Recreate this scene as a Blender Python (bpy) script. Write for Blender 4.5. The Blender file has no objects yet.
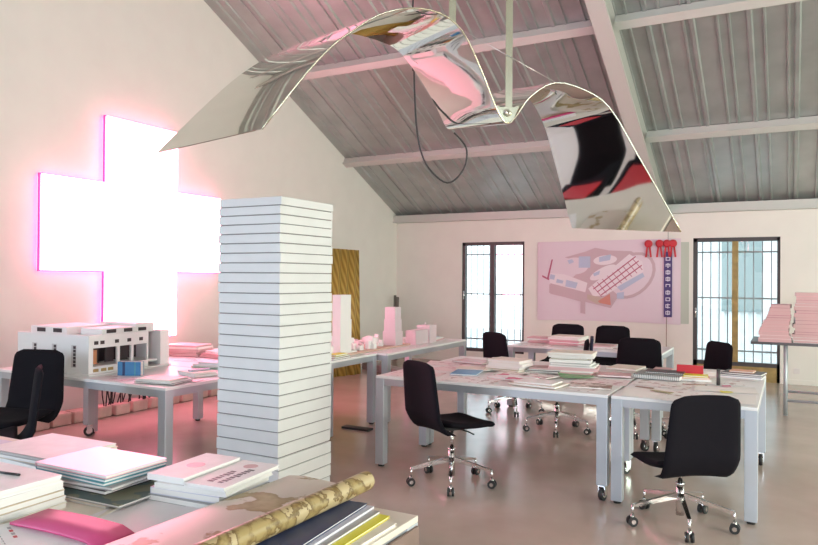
import bpy, bmesh, math, random
from mathutils import Vector, Matrix, Euler
random.seed(7)
R=math.radians
S=bpy.context.scene; C=S.collection

# ------------------------------------------------------------ camera
cam=bpy.data.cameras.new('camera'); co=bpy.data.objects.new('camera',cam); C.objects.link(co); S.camera=co
yaw,pit,rol=.49826,.0074867,-.0074632
f0=Vector((-math.sin(yaw),math.cos(yaw),0)); r0=Vector((math.cos(yaw),math.sin(yaw),0)); u0=Vector((0,0,1))
fw=f0*math.cos(pit)+u0*math.sin(pit); up=u0*math.cos(pit)-f0*math.sin(pit)
rr=r0*math.cos(rol)-up*math.sin(rol); uu=up*math.cos(rol)+r0*math.sin(rol)
m=Matrix((rr,uu,-fw)).transposed().to_4x4(); m.translation=Vector((0,0,1.54)); co.matrix_world=m
cam.sensor_width=36; cam.lens=36*702/818; cam.clip_start=.02; cam.clip_end=200
# ------------------------------------------------------------ world, lights, exposure
S.view_settings.view_transform='Standard'; S.view_settings.look='None'; S.view_settings.gamma=1; S.view_settings.use_curve_mapping=False
S.view_settings.exposure=0.58
w=bpy.data.worlds.new('sky'); S.world=w; w.use_nodes=True
w.node_tree.nodes['Background'].inputs[0].default_value=(.80,.92,1,1); w.node_tree.nodes['Background'].inputs[1].default_value=2.4
YBW=12.12
def area(name,loc,rot,sx,sy,col,power):
    l=bpy.data.lights.new(name,'AREA'); l.shape='RECTANGLE'; l.size=sx; l.size_y=sy; l.color=col; l.energy=power
    o=bpy.data.objects.new(name,l); C.objects.link(o); o.location=loc; o.rotation_euler=rot; return o
# daylight entering through the front and right wall openings, plus one fill lamp at left
area('front_window_daylight',(2.2,-3.8,1.75),(R(90),0,R(0)),3.6,1.9,(.74,.86,1),150)
area('left_blue_fill',(-6.62,-1.7,1.8),(R(90),0,R(-90)),2.4,1.7,(.60,.76,1),190)  # added bluish fill for the tower's front face; this wall has no opening
area('right_window_daylight',(5.35,3.0,1.9),(R(90),0,R(90)),3.6,2.0,(1,.97,.82),215)
area('right_back_window_daylight',(5.35,8.4,1.9),(R(90),0,R(90)),3.0,2.0,(.78,1,.74),115)
def portal(name,loc,rot,sx,sy):
    o=area(name,loc,rot,sx,sy,(1,1,1),1); o.data.cycles.is_portal=True
portal('far_window_portal',(-4.755,YBW,1.2),(R(-90),0,0),1.21,2.0)
portal('far_door_portal',(-.75,YBW,1.1),(R(-90),0,0),1.22,2.2)

# ------------------------------------------------------------ materials
MAT={}
def mat(name,col,rough=.6,metal=0,em=None,ems=0,noise=None,spec=.5,bump=0,coat=0):
    if name in MAT: return MAT[name]
    M=bpy.data.materials.new(name); M.use_nodes=True; nt=M.node_tree; b=nt.nodes['Principled BSDF']
    b.inputs['Base Color'].default_value=(*col,1); b.inputs['Roughness'].default_value=rough; b.inputs['Metallic'].default_value=metal
    b.inputs['Specular IOR Level'].default_value=spec; b.inputs['Coat Weight'].default_value=coat
    if em: b.inputs['Emission Color'].default_value=(*em,1); b.inputs['Emission Strength'].default_value=ems
    if noise or bump:
        tc=nt.nodes.new('ShaderNodeTexCoord'); n=nt.nodes.new('ShaderNodeTexNoise'); n.inputs['Scale'].default_value=(noise or (0,20))[1]; n.inputs['Detail'].default_value=5
        nt.links.new(tc.outputs['Object'],n.inputs['Vector'])
        if noise:
            r=nt.nodes.new('ShaderNodeValToRGB'); a=noise[0]
            r.color_ramp.elements[0].position=.3; r.color_ramp.elements[1].position=.7
            r.color_ramp.elements[0].color=(*[c*(1-a) for c in col],1); r.color_ramp.elements[1].color=(*[min(1,c*(1+a)) for c in col],1)
            nt.links.new(n.outputs['Fac'],r.inputs[0]); nt.links.new(r.outputs[0],b.inputs['Base Color'])
        if bump:
            bp=nt.nodes.new('ShaderNodeBump'); bp.inputs['Strength'].default_value=bump; bp.inputs['Distance'].default_value=.01
            nt.links.new(n.outputs['Fac'],bp.inputs['Height']); nt.links.new(bp.outputs[0],b.inputs['Normal'])
    MAT[name]=M; return M
wallm=mat('wall_paint',(.80,.77,.71),.85,noise=(.02,3))
floorm=mat('polished_concrete',(.47,.37,.315),.20,noise=(.08,2.2),spec=.5)
deck=mat('galvanised_deck',(.42,.435,.42),.36,.6,noise=(.10,3))
beamm=mat('grey_beam_paint',(.56,.56,.52),.5,.1)
tabm=mat('white_laminate',(.80,.79,.77),.35,noise=(.02,6))
frm=mat('brushed_aluminium',(.52,.54,.57),.38,.6)
frw=mat('table_leg_grey',(.50,.525,.56),.42,.4)
blackf=mat('black_fabric',(.008,.007,.010),.92,spec=.15,bump=.15)
chrome=mat('chrome',(.78,.77,.76),.14,1)
rubber=mat('black_rubber',(.02,.02,.02),.5)
mirror=mat('mirror_metal',(.80,.78,.74),.03,1)
brass=mat('pale_brass',(.72,.70,.52),.22,1)
wirem=mat('steel_wire',(.6,.6,.58),.3,1)
slabw=mat('white_board',(.68,.68,.665),.6,noise=(.02,8))
slabd=mat('board_gap_shade',(.25,.24,.23),.9)  # shadow line between boards put into the dark core colour
modw=mat('model_white',(.82,.80,.78),.6); moddark=mat('model_dark',(.05,.03,.035),.5); modtan=mat('model_tan',(.45,.30,.12),.6)
pinkem=mat('pink_tube_glow',(.9,.2,.4),.5,em=(1,.10,.30),ems=14)
facee=mat('light_panel',(.9,.8,.85),.5,em=(1,.27,.42),ems=10)
crossf=mat('magenta_lit_casing',(.6,.06,.25),.5,em=(1,.08,.35),ems=.35)  # casing glow put in as weak emission; post and brackets share it
tube_m=mat('tube_line',(.9,.7,.7),.5,em=(1,.93,.90),ems=.72)
framed=mat('dark_window_frame',(.07,.06,.06),.45)
ochre=mat('ochre_wood',(.36,.25,.09),.55,noise=(.25,9))
panelw=None
brick=mat('pale_block',(.66,.52,.44),.85,noise=(.12,9),bump=.3)
page=mat('page_white',(.80,.78,.74),.8); pagec=mat('page_cream',(.72,.66,.56),.8); pagep=mat('page_pink',(.66,.44,.44),.8)
cols=dict(white=(.82,.80,.78),cream=(.76,.70,.60),pink=(.74,.42,.44),dpink=(.42,.15,.19),mag=(.62,.05,.18),red=(.55,.02,.03),blue=(.06,.22,.42),navy=(.03,.05,.13),
 teal=(.10,.32,.36),green=(.13,.30,.12),dgreen=(.06,.11,.09),grey=(.35,.34,.33),dark=(.06,.05,.05),brown=(.30,.18,.13),yellow=(.75,.68,.04),tan=(.55,.44,.30),orange=(.72,.30,.14),lav=(.60,.60,.68),rose=(.58,.36,.35),khaki=(.38,.34,.18))
def cm(k): return mat('cover_'+k,cols[k],.38 if k not in('white','cream') else .5,noise=(.05,14))
def printed(name,base,ink,scale,thr,ink2=None):
    if name in MAT: return MAT[name]
    M=bpy.data.materials.new(name); M.use_nodes=True; nt=M.node_tree; b=nt.nodes['Principled BSDF']; b.inputs['Roughness'].default_value=.4
    tc=nt.nodes.new('ShaderNodeTexCoord'); n=nt.nodes.new('ShaderNodeTexNoise'); n.inputs['Scale'].default_value=scale; n.inputs['Detail'].default_value=6
    r=nt.nodes.new('ShaderNodeValToRGB'); e=r.color_ramp.elements; e[0].position=thr; e[0].color=(*base,1); e[1].position=thr+.02; e[1].color=(*ink,1)
    if ink2: q=e.new(thr+.12); q.color=(*ink2,1)
    nt.links.new(tc.outputs['Object'],n.inputs[0]); nt.links.new(n.outputs['Fac'],r.inputs[0]); nt.links.new(r.outputs[0],b.inputs['Base Color'])
    MAT[name]=M; return M
mapm=printed('sepia_print',(.62,.55,.44),(.30,.21,.07),5,.53,(.48,.37,.18))
mapr=printed('sepia_roll_print',(.47,.37,.20),(.14,.08,.02),16,.49,(.36,.27,.11))
drawm=printed('plan_print',(.82,.79,.76),(.50,.36,.34),14,.56)
drawp=printed('pink_plan_print',(.82,.70,.69),(.58,.36,.38),11,.56)
greenpic=printed('dark_green_photo',(.05,.09,.085),(.16,.17,.10),9,.5)
def glass_mat():
    M=bpy.data.materials.new('window_glass'); M.use_nodes=True; nt=M.node_tree
    for n in list(nt.nodes): nt.nodes.remove(n)
    o=nt.nodes.new('ShaderNodeOutputMaterial'); t=nt.nodes.new('ShaderNodeBsdfTransparent'); g=nt.nodes.new('ShaderNodeBsdfGlossy'); g.inputs['Roughness'].default_value=.02
    t.inputs[0].default_value=(.93,.96,.96,1); mx=nt.nodes.new('ShaderNodeMixShader'); mx.inputs[0].default_value=.07
    nt.links.new(t.outputs[0],mx.inputs[1]); nt.links.new(g.outputs[0],mx.inputs[2]); nt.links.new(mx.outputs[0],o.inputs[0]); return M
glass=glass_mat()
acryl=mat('frosted_acrylic',(.82,.72,.74),.3); acryl.node_tree.nodes['Principled BSDF'].inputs['Transmission Weight'].default_value=.35; 

# ------------------------------------------------------------ mesh builder
class MB:
    def __init__(s): s.bm=bmesh.new(); s.mats=[]; s.smooth=False
    def mi(s,m):
        if m is None: return 0
        if m not in s.mats: s.mats.append(m)
        return s.mats.index(m)
    def box(s,c,d,rot=None,m=None,bev=0):
        r=bmesh.ops.create_cube(s.bm,size=1); vs=r['verts']
        M=Matrix.Translation(Vector(c))@((rot if isinstance(rot,Matrix) else Euler(rot).to_matrix().to_4x4()) if rot is not None else Matrix())@Matrix.Diagonal((*d,1))
        fs={f for v in vs for f in v.link_faces}
        bmesh.ops.transform(s.bm,matrix=M,verts=vs)
        i=s.mi(m)
        for f in fs: f.material_index=i
        if bev:
            es=list({e for v in vs for e in v.link_edges}); g=bmesh.ops.bevel(s.bm,geom=es,offset=bev,segments=2,affect='EDGES',profile=.6)
            for f in g['faces']: f.material_index=i
        return s
    def bx(s,x0,x1,y0,y1,z0,z1,m=None,bev=0): return s.box(((x0+x1)/2,(y0+y1)/2,(z0+z1)/2),(abs(x1-x0),abs(y1-y0),abs(z1-z0)),None,m,bev)
    def cyl(s,p0,p1,r,r2=None,seg=14,m=None,cap=True):
        p0=Vector(p0);p1=Vector(p1);d=p1-p0
        g=bmesh.ops.create_cone(s.bm,cap_ends=cap,segments=seg,radius1=r,radius2=r if r2 is None else r2,depth=d.length)
        M=Matrix.Translation((p0+p1)/2)@d.to_track_quat('Z','Y').to_matrix().to_4x4()
        i=s.mi(m)
        for f in {f for v in g['verts'] for f in v.link_faces}:
            f.material_index=i; f.smooth=len(f.verts)==4
        bmesh.ops.transform(s.bm,matrix=M,verts=g['verts']); return s
    def tube(s,pts,r,seg=8,m=None,sub=0):
        P=[Vector(p) for p in pts]
        if sub:
            Q=[]
            for i in range(len(P)-1):
                a=P[max(i-1,0)];b=P[i];c=P[i+1];d=P[min(i+2,len(P)-1)]
                for k in range(sub):
                    t=k/sub; Q.append(.5*((2*b)+(c-a)*t+(2*a-5*b+4*c-d)*t*t+(3*b-a-3*c+d)*t**3))
            P=Q+[P[-1]]
        rings=[];n=len(P);i0=s.mi(m); ref=None
        for i,p in enumerate(P):
            t=(P[min(i+1,n-1)]-P[max(i-1,0)]).normalized()
            if ref is None: ref=t.orthogonal().normalized()
            ref=(ref-t*ref.dot(t)).normalized(); b=t.cross(ref)
            rings.append([s.bm.verts.new(p+(ref*math.cos(a)+b*math.sin(a))*r) for a in [2*math.pi*k/seg for k in range(seg)]])
        for a,b in zip(rings,rings[1:]):
            for k in range(seg):
                f=s.bm.faces.new((a[k],a[(k+1)%seg],b[(k+1)%seg],b[k])); f.material_index=i0; f.smooth=True
        for q in (rings[0][::-1],rings[-1]): f=s.bm.faces.new(q); f.material_index=i0
        return s
    def prism(s,poly,z0,z1,m=None,M=None):
        a=[Vector((x,y,z0)) for x,y in poly]; b=[Vector((x,y,z1)) for x,y in poly]
        if M: a=[M@v for v in a]; b=[M@v for v in b]
        va=[s.bm.verts.new(v) for v in a]; vb=[s.bm.verts.new(v) for v in b]; i=s.mi(m); n=len(poly)
        fs=[s.bm.faces.new(va[::-1]),s.bm.faces.new(vb)]+[s.bm.faces.new((va[k],va[(k+1)%n],vb[(k+1)%n],vb[k])) for k in range(n)]
        for f in fs: f.material_index=i
        return s
    def solid_grid(s,top,bot,m=None,mb=None,sharp=False):
        # top / bot: equal 2D arrays of points, closed along the rim
        T=[[s.bm.verts.new(p) for p in row] for row in top]; B=[[s.bm.verts.new(p) for p in row] for row in bot]
        i=s.mi(m); j=i if mb is None else s.mi(mb); R_,K=len(T),len(T[0])
        def F(vs,ix):
            try: f=s.bm.faces.new(vs); f.material_index=ix; f.smooth=True
            except ValueError: pass
        for r in range(R_-1):
            for k in range(K-1):
                F((T[r][k],T[r][k+1],T[r+1][k+1],T[r+1][k]),i); F((B[r][k],B[r+1][k],B[r+1][k+1],B[r][k+1]),j)
        T=[[s.bm.verts.new(v.co) if r in(0,R_-1) or k in(0,K-1) else None for k,v in enumerate(row)] for r,row in enumerate(T)] if sharp else T
        B=[[s.bm.verts.new(v.co) if r in(0,R_-1) or k in(0,K-1) else None for k,v in enumerate(row)] for r,row in enumerate(B)] if sharp else B
        for k in range(K-1): F((T[0][k],B[0][k],B[0][k+1],T[0][k+1]),i); F((T[-1][k],T[-1][k+1],B[-1][k+1],B[-1][k]),i)
        for r in range(R_-1): F((T[r][0],T[r+1][0],B[r+1][0],B[r][0]),i); F((T[r][-1],B[r][-1],B[r+1][-1],T[r+1][-1]),i)
        return s
    def build(s,name,m=None,parent=None,label=None):
        me=bpy.data.meshes.new(name); bmesh.ops.recalc_face_normals(s.bm,faces=s.bm.faces[:]); s.bm.to_mesh(me); s.bm.free()
        for q in (s.mats or [m]): me.materials.append(q)
        o=bpy.data.objects.new(name,me); C.objects.link(o)
        if parent: o.parent=parent
        if label: o['label']=label
        return o
def tag(o,label,cat,group=None,kind=None):
    o['label']=label; o['category']=cat
    if group: o['group']=group
    if kind: o['kind']=kind
    return o
def thing(name,label,cat,loc=(0,0,0),rz=0,group=None):
    o=bpy.data.objects.new(name,None); C.objects.link(o); o.location=loc; o.rotation_euler=(0,0,rz); o.empty_display_size=.1
    return tag(o,label,cat,group)
def dup(root,loc,rz,label,group=None,keep=lambda o:True):
    r=root.copy(); C.objects.link(r); r.location=loc; r.rotation_euler=(0,0,rz); r['label']=label
    if group: r['group']=group
    for ch in list(root.children):
        if not keep(ch): continue
        c=ch.copy(); C.objects.link(c); c.parent=r
        for g in ch.children:
            d=g.copy(); C.objects.link(d); d.parent=c
    return r
def struct(o): o['kind']='structure'; return o

# ------------------------------------------------------------ room shell
XL,XR,YF,YB=-6.75,5.5,-3.9,11.9; EZ,YR=2.74,4.0; SL=.466
def rz_(y): return EZ+SL*((YB-y) if y>YR else (y-YF))
T=.2
struct(MB().bx(XL-T,XR+T,YF-T,YB+T,-.15,0,floorm).build('floor'))
def gable(x0,x1,name):
    b=MB(); M=Matrix(((0,0,1,0),(1,0,0,0),(0,1,0,0),(0,0,0,1)))
    b.prism([(YF-T,0),(YB+T,0),(YB+T,EZ+.02),(YR,rz_(YR)+.02),(YF-T,EZ+.02)],x0,x1,wallm,M); return struct(b.build(name))
gable(XL-T,XL,'wall_left')
def wall_y(name,y0,y1,holes):
    b=MB(); x=XL
    for (a,c,z0,z1) in holes:
        b.bx(x,a,y0,y1,0,EZ,wallm)
        if z0>0: b.bx(a,c,y0,y1,0,z0,wallm)
        b.bx(a,c,y0,y1,z1,EZ,wallm); x=c
    b.bx(x,XR,y0,y1,0,EZ,wallm); return struct(b.build(name))
W1=(-5.36,-4.15,.20,2.20); W2=(-1.36,-.14,0.0,2.20)
wall_y('wall_back',YB,YB+T,[W1,W2])
wall_y('wall_front',YF-T,YF,[(.3,4.1,.75,2.72)])
# right wall with two window openings
b=MB(); M=Matrix(((0,0,1,0),(1,0,0,0),(0,1,0,0),(0,0,0,1)))
for poly in ([(YF-T,0),(YB+T,0),(YB+T,.9),(YF-T,.9)],[(YF-T,.9),(1.2,.9),(1.2,2.9),(YF-T,2.9)],[(4.8,.9),(6.9,.9),(6.9,2.9),(4.8,2.9)],[(9.9,.9),(YB+T,.9),(YB+T,2.74),(YB-.2,2.9),(9.9,2.9)],
             [(YF-T,2.9),(YB-.3,2.9),(YR,rz_(YR)+.02),(YF+.3,2.9)]): b.prism(poly,XR,XR+T,wallm,M)
struct(b.build('wall_right'))
# ceiling: trapezoid metal deck, ribs run down the slope
def deckslope(ya,yb,name):
    b=MB(); prof=[]; x=XL-.02; k=0
    while x<XR+.1:
        wd=.215 if k%2==0 else .105
        prof+= [(x,0),(x+wd-.03,0),(x+wd-.022,-.022),(x+wd-.002,-.022),(x+wd+.006,0)] if k%3 else [(x,0),(x+wd-.075,0),(x+wd-.06,-.026),(x+wd-.022,-.026),(x+wd-.006,0)]
        x+=wd+.012; k+=1
    top=[[(px,yy,rz_(yy)+.08) for px,_ in prof] for yy in (ya,yb)]; bot=[[(px,yy,rz_(yy)+dz) for px,dz in prof] for yy in (ya,yb)]
    b.solid_grid(top,bot,deck)
    for f in b.bm.faces: f.smooth=False
    return b.build(name)
o=deckslope(YR,YB+T,'ceiling'); struct(o)
o=deckslope(YF-T,YR,'ceiling'); struct(o)
# purlins, eave beam, rafters
n=[0]
def trim(b): n[0]+=1; return struct(b.build('trim_%d'%n[0]))
sa=math.atan(SL)
for s in (1,-1):
    for k,dy in enumerate((1.83,3.83,5.75,7.5)):
        y=(YB-dy) if s>0 else (YF+dy); z=rz_(y)-.07
        b=MB(); xs=[XL,-1.93,-1.75,5.5] 
        for a,c in ((XL,-1.95),(-1.75,XR)):
            b.box(((a+c)/2,y,z),(c-a,.08,.11),(-sa*s,0,0),beamm); b.box(((a+c)/2,y-.02*s,z-.055),(c-a,.13,.015),(-sa*s,0,0),beamm)
        trim(b)
b=MB(); b.bx(XL,XR,YB-.14,YB,EZ-.13,EZ-.005,beamm); b.bx(XL,XR,YB-.17,YB,EZ-.145,EZ-.13,beamm); trim(b)
for s in (1,-1):   # rafter (I beam)
    ya=YB-.1 if s>0 else YF+.1; za=rz_(ya)-.03; zr=rz_(YR)-.03
    L=math.hypot(YR-ya,zr-za); a=math.atan2(zr-za,YR-ya)
    b=MB(); c=Vector((-1.85,(ya+YR)/2,(za+zr)/2)); off=Vector((0,-math.sin(a),math.cos(a)))
    if off.z<0: off=-off
    b.box(c-off*.11,(.03,L,.2),(a,0,0),beamm); b.box(c-off*.22,(.2,L,.02),(a,0,0),beamm); b.box(c-off*.005,(.2,L,.014),(a,0,0),beamm); trim(b)
struct(MB().bx(XL,XL+.015,YF,YB,0,.07,wallm).build('baseboard_left'))
b=MB(); b.bx(XL,W2[0],YB-.015,YB,0,.07,wallm); b.bx(W2[1],XR,YB-.015,YB,0,.07,wallm); struct(b.build('baseboard_back'))

# windows
barm=mat('painted_bars',(.32,.31,.32),.5)
def window(nm,w,mull,panel):
    x0,x1,z0,z1=w; root=thing(nm,'','window',((x0+x1)/2,YB,z0)); del root['label']; del root['category']; root['kind']='structure'
    hx=(x1-x0)/2; zz=z1-z0; pz=.22 if panel else 0
    b=MB(); t=.06
    for a,c,d,e in ((-hx,-hx+t,0,zz),(hx-t*.7,hx,0,zz),(-hx,hx,zz-t,zz),(-hx,hx,pz,pz+t)): b.bx(a,c,.02,.12,d,e,framed)
    b.build('window_frame',None,root)
    b=MB(); b.bx(-.05,.035,.015,.115,pz+t,zz-t,mull); b.build('mullion',None,root)
    b=MB(); b.bx(-hx+t,-.05,.06,.066,pz+t,zz-t,glass); b.build('glass_pane',None,root)
    b=MB(); b.bx(.035,hx-t*.7,.06,.066,pz+t,zz-t,glass); b.build('glass_pane',None,root)
    b=MB(); b.cyl((-hx+.04,.0,.95),(-hx+.04,.0,1.1),.012,m=chrome); b.cyl((-hx+.04,.03,1.02),(-hx+.04,.0,1.02),.01,m=chrome); b.build('window_handle',None,root)
    if panel: MB().bx(-hx,hx,.02,.12,0,pz,ochre).build('lower_panel',None,root)
    # outside security bars
    g=MB(); k=int(2*hx/.12)
    for i in range(1,k): g.cyl((-hx+i*2*hx/k,.17,pz+.02),(-hx+i*2*hx/k,.17,zz-.02),.008,seg=8,m=barm)
    for z in (pz+.22,(zz+pz)/2+.05,zz-.22): g.bx(-hx,hx,.16,.18,z-.012,z+.012,barm)
    g.build('security_bars',None,root)
window('window_1',W1,framed,False); window('window_2',W2,ochre,True)
surround=thing('fill_lamp_surround','','window',(XL,-1.7,1.8)); del surround['label']; del surround['category']; surround['kind']='structure'  # unseen frame and blank panel added behind the fill lamp, wall stays solid
b=MB(); b.bx(0,.06,-1.28,-1.2,-.93,.93,framed); b.bx(0,.06,1.2,1.28,-.93,.93,framed); b.bx(0,.06,-1.2,1.2,.85,.93,framed); b.bx(0,.06,-1.2,1.2,-.93,-.85,framed); b.build('window_frame',None,surround)
MB().bx(.01,.02,-1.2,1.2,-.85,.85,mat('milky_panel',(.75,.78,.8),.2)).build('pane',None,surround)
# outside: paved yard and neighbouring clad building
yard=mat('yard_paving',(.55,.56,.55),.8,noise=(.1,3)); clad=mat('pale_cladding',(.86,.88,.88),.6)
struct(MB().bx(-12,8,YB+T,YB+9,-.2,-.05,yard).build('ground'))
nb=thing('neighbouring_building','pale ribbed building outside seen through right-hand barred window','building',(0,YB+5.2,-.05))
b=MB(); b.bx(-3.6,7,0,.3,0,7,clad)
for i in range(66): b.bx(-3.6+i*.16,-3.54+i*.16,-.05,0,0,7,clad)
b.build('wall',None,nb)
w_=MB(); w_.bx(-1.35,-.55,-.09,-.05,.9,2.5,mat('outside_window',(.30,.36,.36),.2)); w_.build('window',None,nb)

# ------------------------------------------------------------ cross light
cr=thing('cross_sign','large glowing pink-white cross light mounted on the left wall','lamp',(XL,5.62,.80))
cy0,cy1,cy2,cy3=-1.17,-.41,.63,1.38; cz=(0,.78,1.78,2.52); D0,D1=.035,.095
poly=[(cy1,cz[0]),(cy2,cz[0]),(cy2,cz[1]),(cy3,cz[1]),(cy3,cz[2]),(cy2,cz[2]),(cy2,cz[3]),(cy1,cz[3]),(cy1,cz[2]),(cy0,cz[2]),(cy0,cz[1]),(cy1,cz[1])]
MX=Matrix(((0,0,1,0),(1,0,0,0),(0,1,0,0),(0,0,0,1)))
def inset(p,d):
    out=[];n_=len(p)
    for i in range(n_):
        a=Vector(p[i-1]);b_=Vector(p[i]);c=Vector(p[(i+1)%n_]); e=(b_-a).normalized();f=(c-b_).normalized()
        out.append(tuple(b_+d*(Vector((-e.y,e.x))+Vector((-f.y,f.x)))))
    return out
MB().prism(inset(poly,.012),D1-.03,D1,facee,MX).build('light_face',None,cr)
MB().prism(poly,D0,D1-.035,crossf,MX).build('casing',None,cr)
b=MB()
P=inset(poly,.03)
for i in range(12):
    a=P[i];c=P[(i+1)%12]; b.cyl((D0-.014,a[0],a[1]),(D0-.014,c[0],c[1]),.009,seg=8,m=pinkem)
b.build('edge_tube',None,cr,'glowing magenta tube around the rim')
for a_,c_ in ((cy0+.02,cy1+.25),(cy2-.2,cy3-.02)):
    b=MB()
    for z in [cz[1]+.05+i*(cz[2]-cz[1]-.1)/12 for i in range(13)]: b.bx(D1-.001,D1+.002,a_,c_,z-.004,z+.004,tube_m)
    b.build('louvre_lines',None,cr)
b=MB(); b.cyl((.06,.45,-.66),(.06,.45,.05),.02,m=crossf); b.build('post',None,cr)
b=MB()
for y in (0,.35): b.bx(0,D0+.002,y-.03,y+.03,1.3,1.36,crossf)
b.build('bracket',None,cr)

# ------------------------------------------------------------ mirror sculpture
RR=[(-1.733,2.031,2.09),(-1.587,2.115,2.309),(-1.501,2.167,2.416),(-1.455,2.197,2.456),(-1.366,2.251,2.526),(-1.263,2.313,2.556),(-1.185,2.41,2.556),(-1.13,2.495,2.508),(-1.094,2.57,2.398),(-1.07,2.639,2.292),(-1.049,2.686,2.211),(-1.027,2.733,2.177),(-0.985,2.735,2.215),(-0.936,2.74,2.28),(-0.842,2.772,2.337),(-0.731,2.814,2.301),(-0.642,2.862,2.233),(-0.553,2.911,2.061),(-0.471,2.956,1.901),(-0.389,3.001,1.732)]
LL=[(-2.453,2.179,2.081),(-2.204,2.321,2.367),(-2.058,2.407,2.494),(-1.954,2.472,2.555),(-1.861,2.53,2.598),(-1.728,2.61,2.628),(-1.609,2.716,2.597),(-1.567,2.779,2.568),(-1.512,2.851,2.474),(-1.471,2.915,2.378),(-1.442,2.941,2.306),(-1.408,2.969,2.233),(-1.329,2.941,2.276),(-1.233,2.923,2.334),(-1.1,2.887,2.364),(-0.981,2.846,2.309),(-0.931,2.899,2.209),(-0.904,2.941,2.085),(-0.872,2.985,1.925),(-0.84,3.03,1.762)]
def spline(P,sub):
    P=[Vector(p) for p in P];Q=[]
    for i in range(len(P)-1):
        a=P[max(i-1,0)];b_=P[i];c=P[i+1];d=P[min(i+2,len(P)-1)]
        for k in range(sub):
            t=k/sub; Q.append(.5*((2*b_)+(c-a)*t+(2*a-5*b_+4*c-d)*t*t+(3*b_-a-3*c+d)*t**3))
    return Q+[P[-1]]
def smooth(P,it=2):
    for _ in range(it): P=[P[0]]+[(P[i-1]+2*P[i]+P[i+1])/4 for i in range(1,len(P)-1)]+[P[-1]]
    return P
A=smooth(spline(RR,6),3); Bq=smooth(spline(LL,6),3)
ms=thing('mirror_sculpture','wavy mirror-polished metal sheet hanging from the roof on two rods','sculpture',(-1,2.64,2.15))
O=ms.location; K=7
top=[];bot=[]
for i in range(len(A)):
    t=(A[min(i+1,len(A)-1)]-A[max(i-1,0)]); w_=(Bq[i]-A[i]); nn=t.cross(w_).normalized()
    if nn.z<0: nn=-nn
    row=[A[i].lerp(Bq[i],k/(K-1))-O for k in range(K)]
    top.append([p+nn*.002 for p in row]); bot.append([p-nn*.002 for p in row])
MB().solid_grid(top,bot,mirror,sharp=True).build('mirror_sheet',None,ms)
b=MB(); b.tube([v-O for v in A[::2]],.0035,6,brass); b.build('edge_trim',None,ms)
b=MB(); b.cyl(Vector((-1.028,2.715,2.22))-O,Vector((-1.028,2.74,2.22))-O,.016,m=brass); b.cyl(Vector((-1.028,2.70,2.22))-O,Vector((-1.028,2.75,2.22))-O,.006,m=chrome)
b.prism([(-.055,.03),(-.03,-.025),(0,-.045),(.03,-.025),(.055,.03),(.03,.02),(-.03,.02)],0,.006,brass,Matrix.Translation(Vector((-1.028,2.728,2.225))-O)@Matrix.Rotation(.49,4,'Z')@Matrix.Rotation(R(90),4,'X')); b.build('bolt',None,ms)
for x,y,z0 in ((-1.176,2.504,2.53),(-1.024,2.732,2.20)):
    zt=rz_(y)-.0; b=MB(); b.box(Vector((x,y,(z0+zt)/2))-O,(.028,.008,zt-z0),(0,0,yaw),brass); b.build('hanging_rod',None,ms)
b=MB(); b.tube([Vector(p)-O for p in ((-1.13,2.495,2.508),(-.842,2.772,2.337))],.0013,6,wirem); b.build('tension_wire',None,ms)
cb=MB(); 
cb.tube([(-1.595,2.942,rz_(2.942)-.03),(-1.59,2.942,2.867),(-1.585,2.948,2.533),(-1.571,2.957,2.246),(-1.533,2.98,2.085),(-1.445,3.029,1.995),(-1.375,3.065,2.06),(-1.36,3.06,2.16),(-1.39,2.99,2.222)],.0045,8,rubber,sub=6)
tag(cb.build('power_cable'),'thin black cable hanging in a loop behind mirror sheet','cable')

# ------------------------------------------------------------ tables
def make_caster(r=.05):
    b=MB(); b.cyl((-.014,0,r),(.014,0,r),r,seg=20,m=rubber); b.cyl((-.017,0,r),(.017,0,r),r*.55,seg=16,m=chrome)
    for s in (-1,1): b.bx(.022*s-.003,.022*s+.003,-.02,.03,r*.8,r*2+.012,chrome)
    b.bx(-.026,.026,-.03,.03,r*2+.008,r*2+.018,chrome); return b
def table(name,label,x0,x1,y0,y1,cast=(),h=.74,group=None,leg=.075,topm=tabm,skip=()):
    t=thing(name,label,'table',((x0+x1)/2,(y0+y1)/2,0),0,group); a,c=(x1-x0)/2,(y1-y0)/2
    MB().bx(-a,a,-c,c,h-.022,h,topm,.003).build('tabletop',None,t)
    b=MB()
    for s in (-1,1): b.bx(-a+.01,a-.01,s*(c-.005),s*(c-.03),h-.075,h-.022,frm); b.bx(s*(a-.005),s*(a-.03),-c+.03,c-.03,h-.075,h-.022,frm)
    b.build('frame',None,t)
    for i,(sx,sy) in enumerate(((-1,-1),(1,-1),(1,1),(-1,1))):
        if i in skip: continue
        lx,ly=sx*(a-leg/2),sy*(c-leg/2); zb=.11 if i in cast else .018
        lg=MB().bx(lx-leg/2,lx+leg/2,ly-leg/2,ly+leg/2,zb,h-.022,frw,.004).build('leg',None,t)
        if i in cast:
            q=make_caster(.046).build('caster',None,lg); q.location=(lx,ly,0); q.rotation_euler=(0,0,random.uniform(-.6,.6))
        else: MB().cyl((lx,ly,0),(lx,ly,.018),.026,m=rubber).build('foot_pad',None,lg)
    return t
table('work_table','white table with blue booklet on it, nearest black chair at its front',-2.98,-1.11,4.92,5.76,(1,2))
table('work_table','white table half hidden behind the front table, under the tall book piles',-2.98,-1.11,5.775,6.60,(1,2))
table('work_table','white table on right, red box on it and black chair before it',-1.085,-.18,4.92,6.60,(2,3))
table('work_table','white table in front left under white building model with striped book',-5.95,-3.92,3.58,4.50,(3,))
table('work_table','white table against left wall behind the one carrying building model',-6.02,-3.92,4.515,5.47,(3,))
table('work_table','white table beside tower carrying near half of pink city model',-5.6,-3.84,5.49,6.36,())
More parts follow.
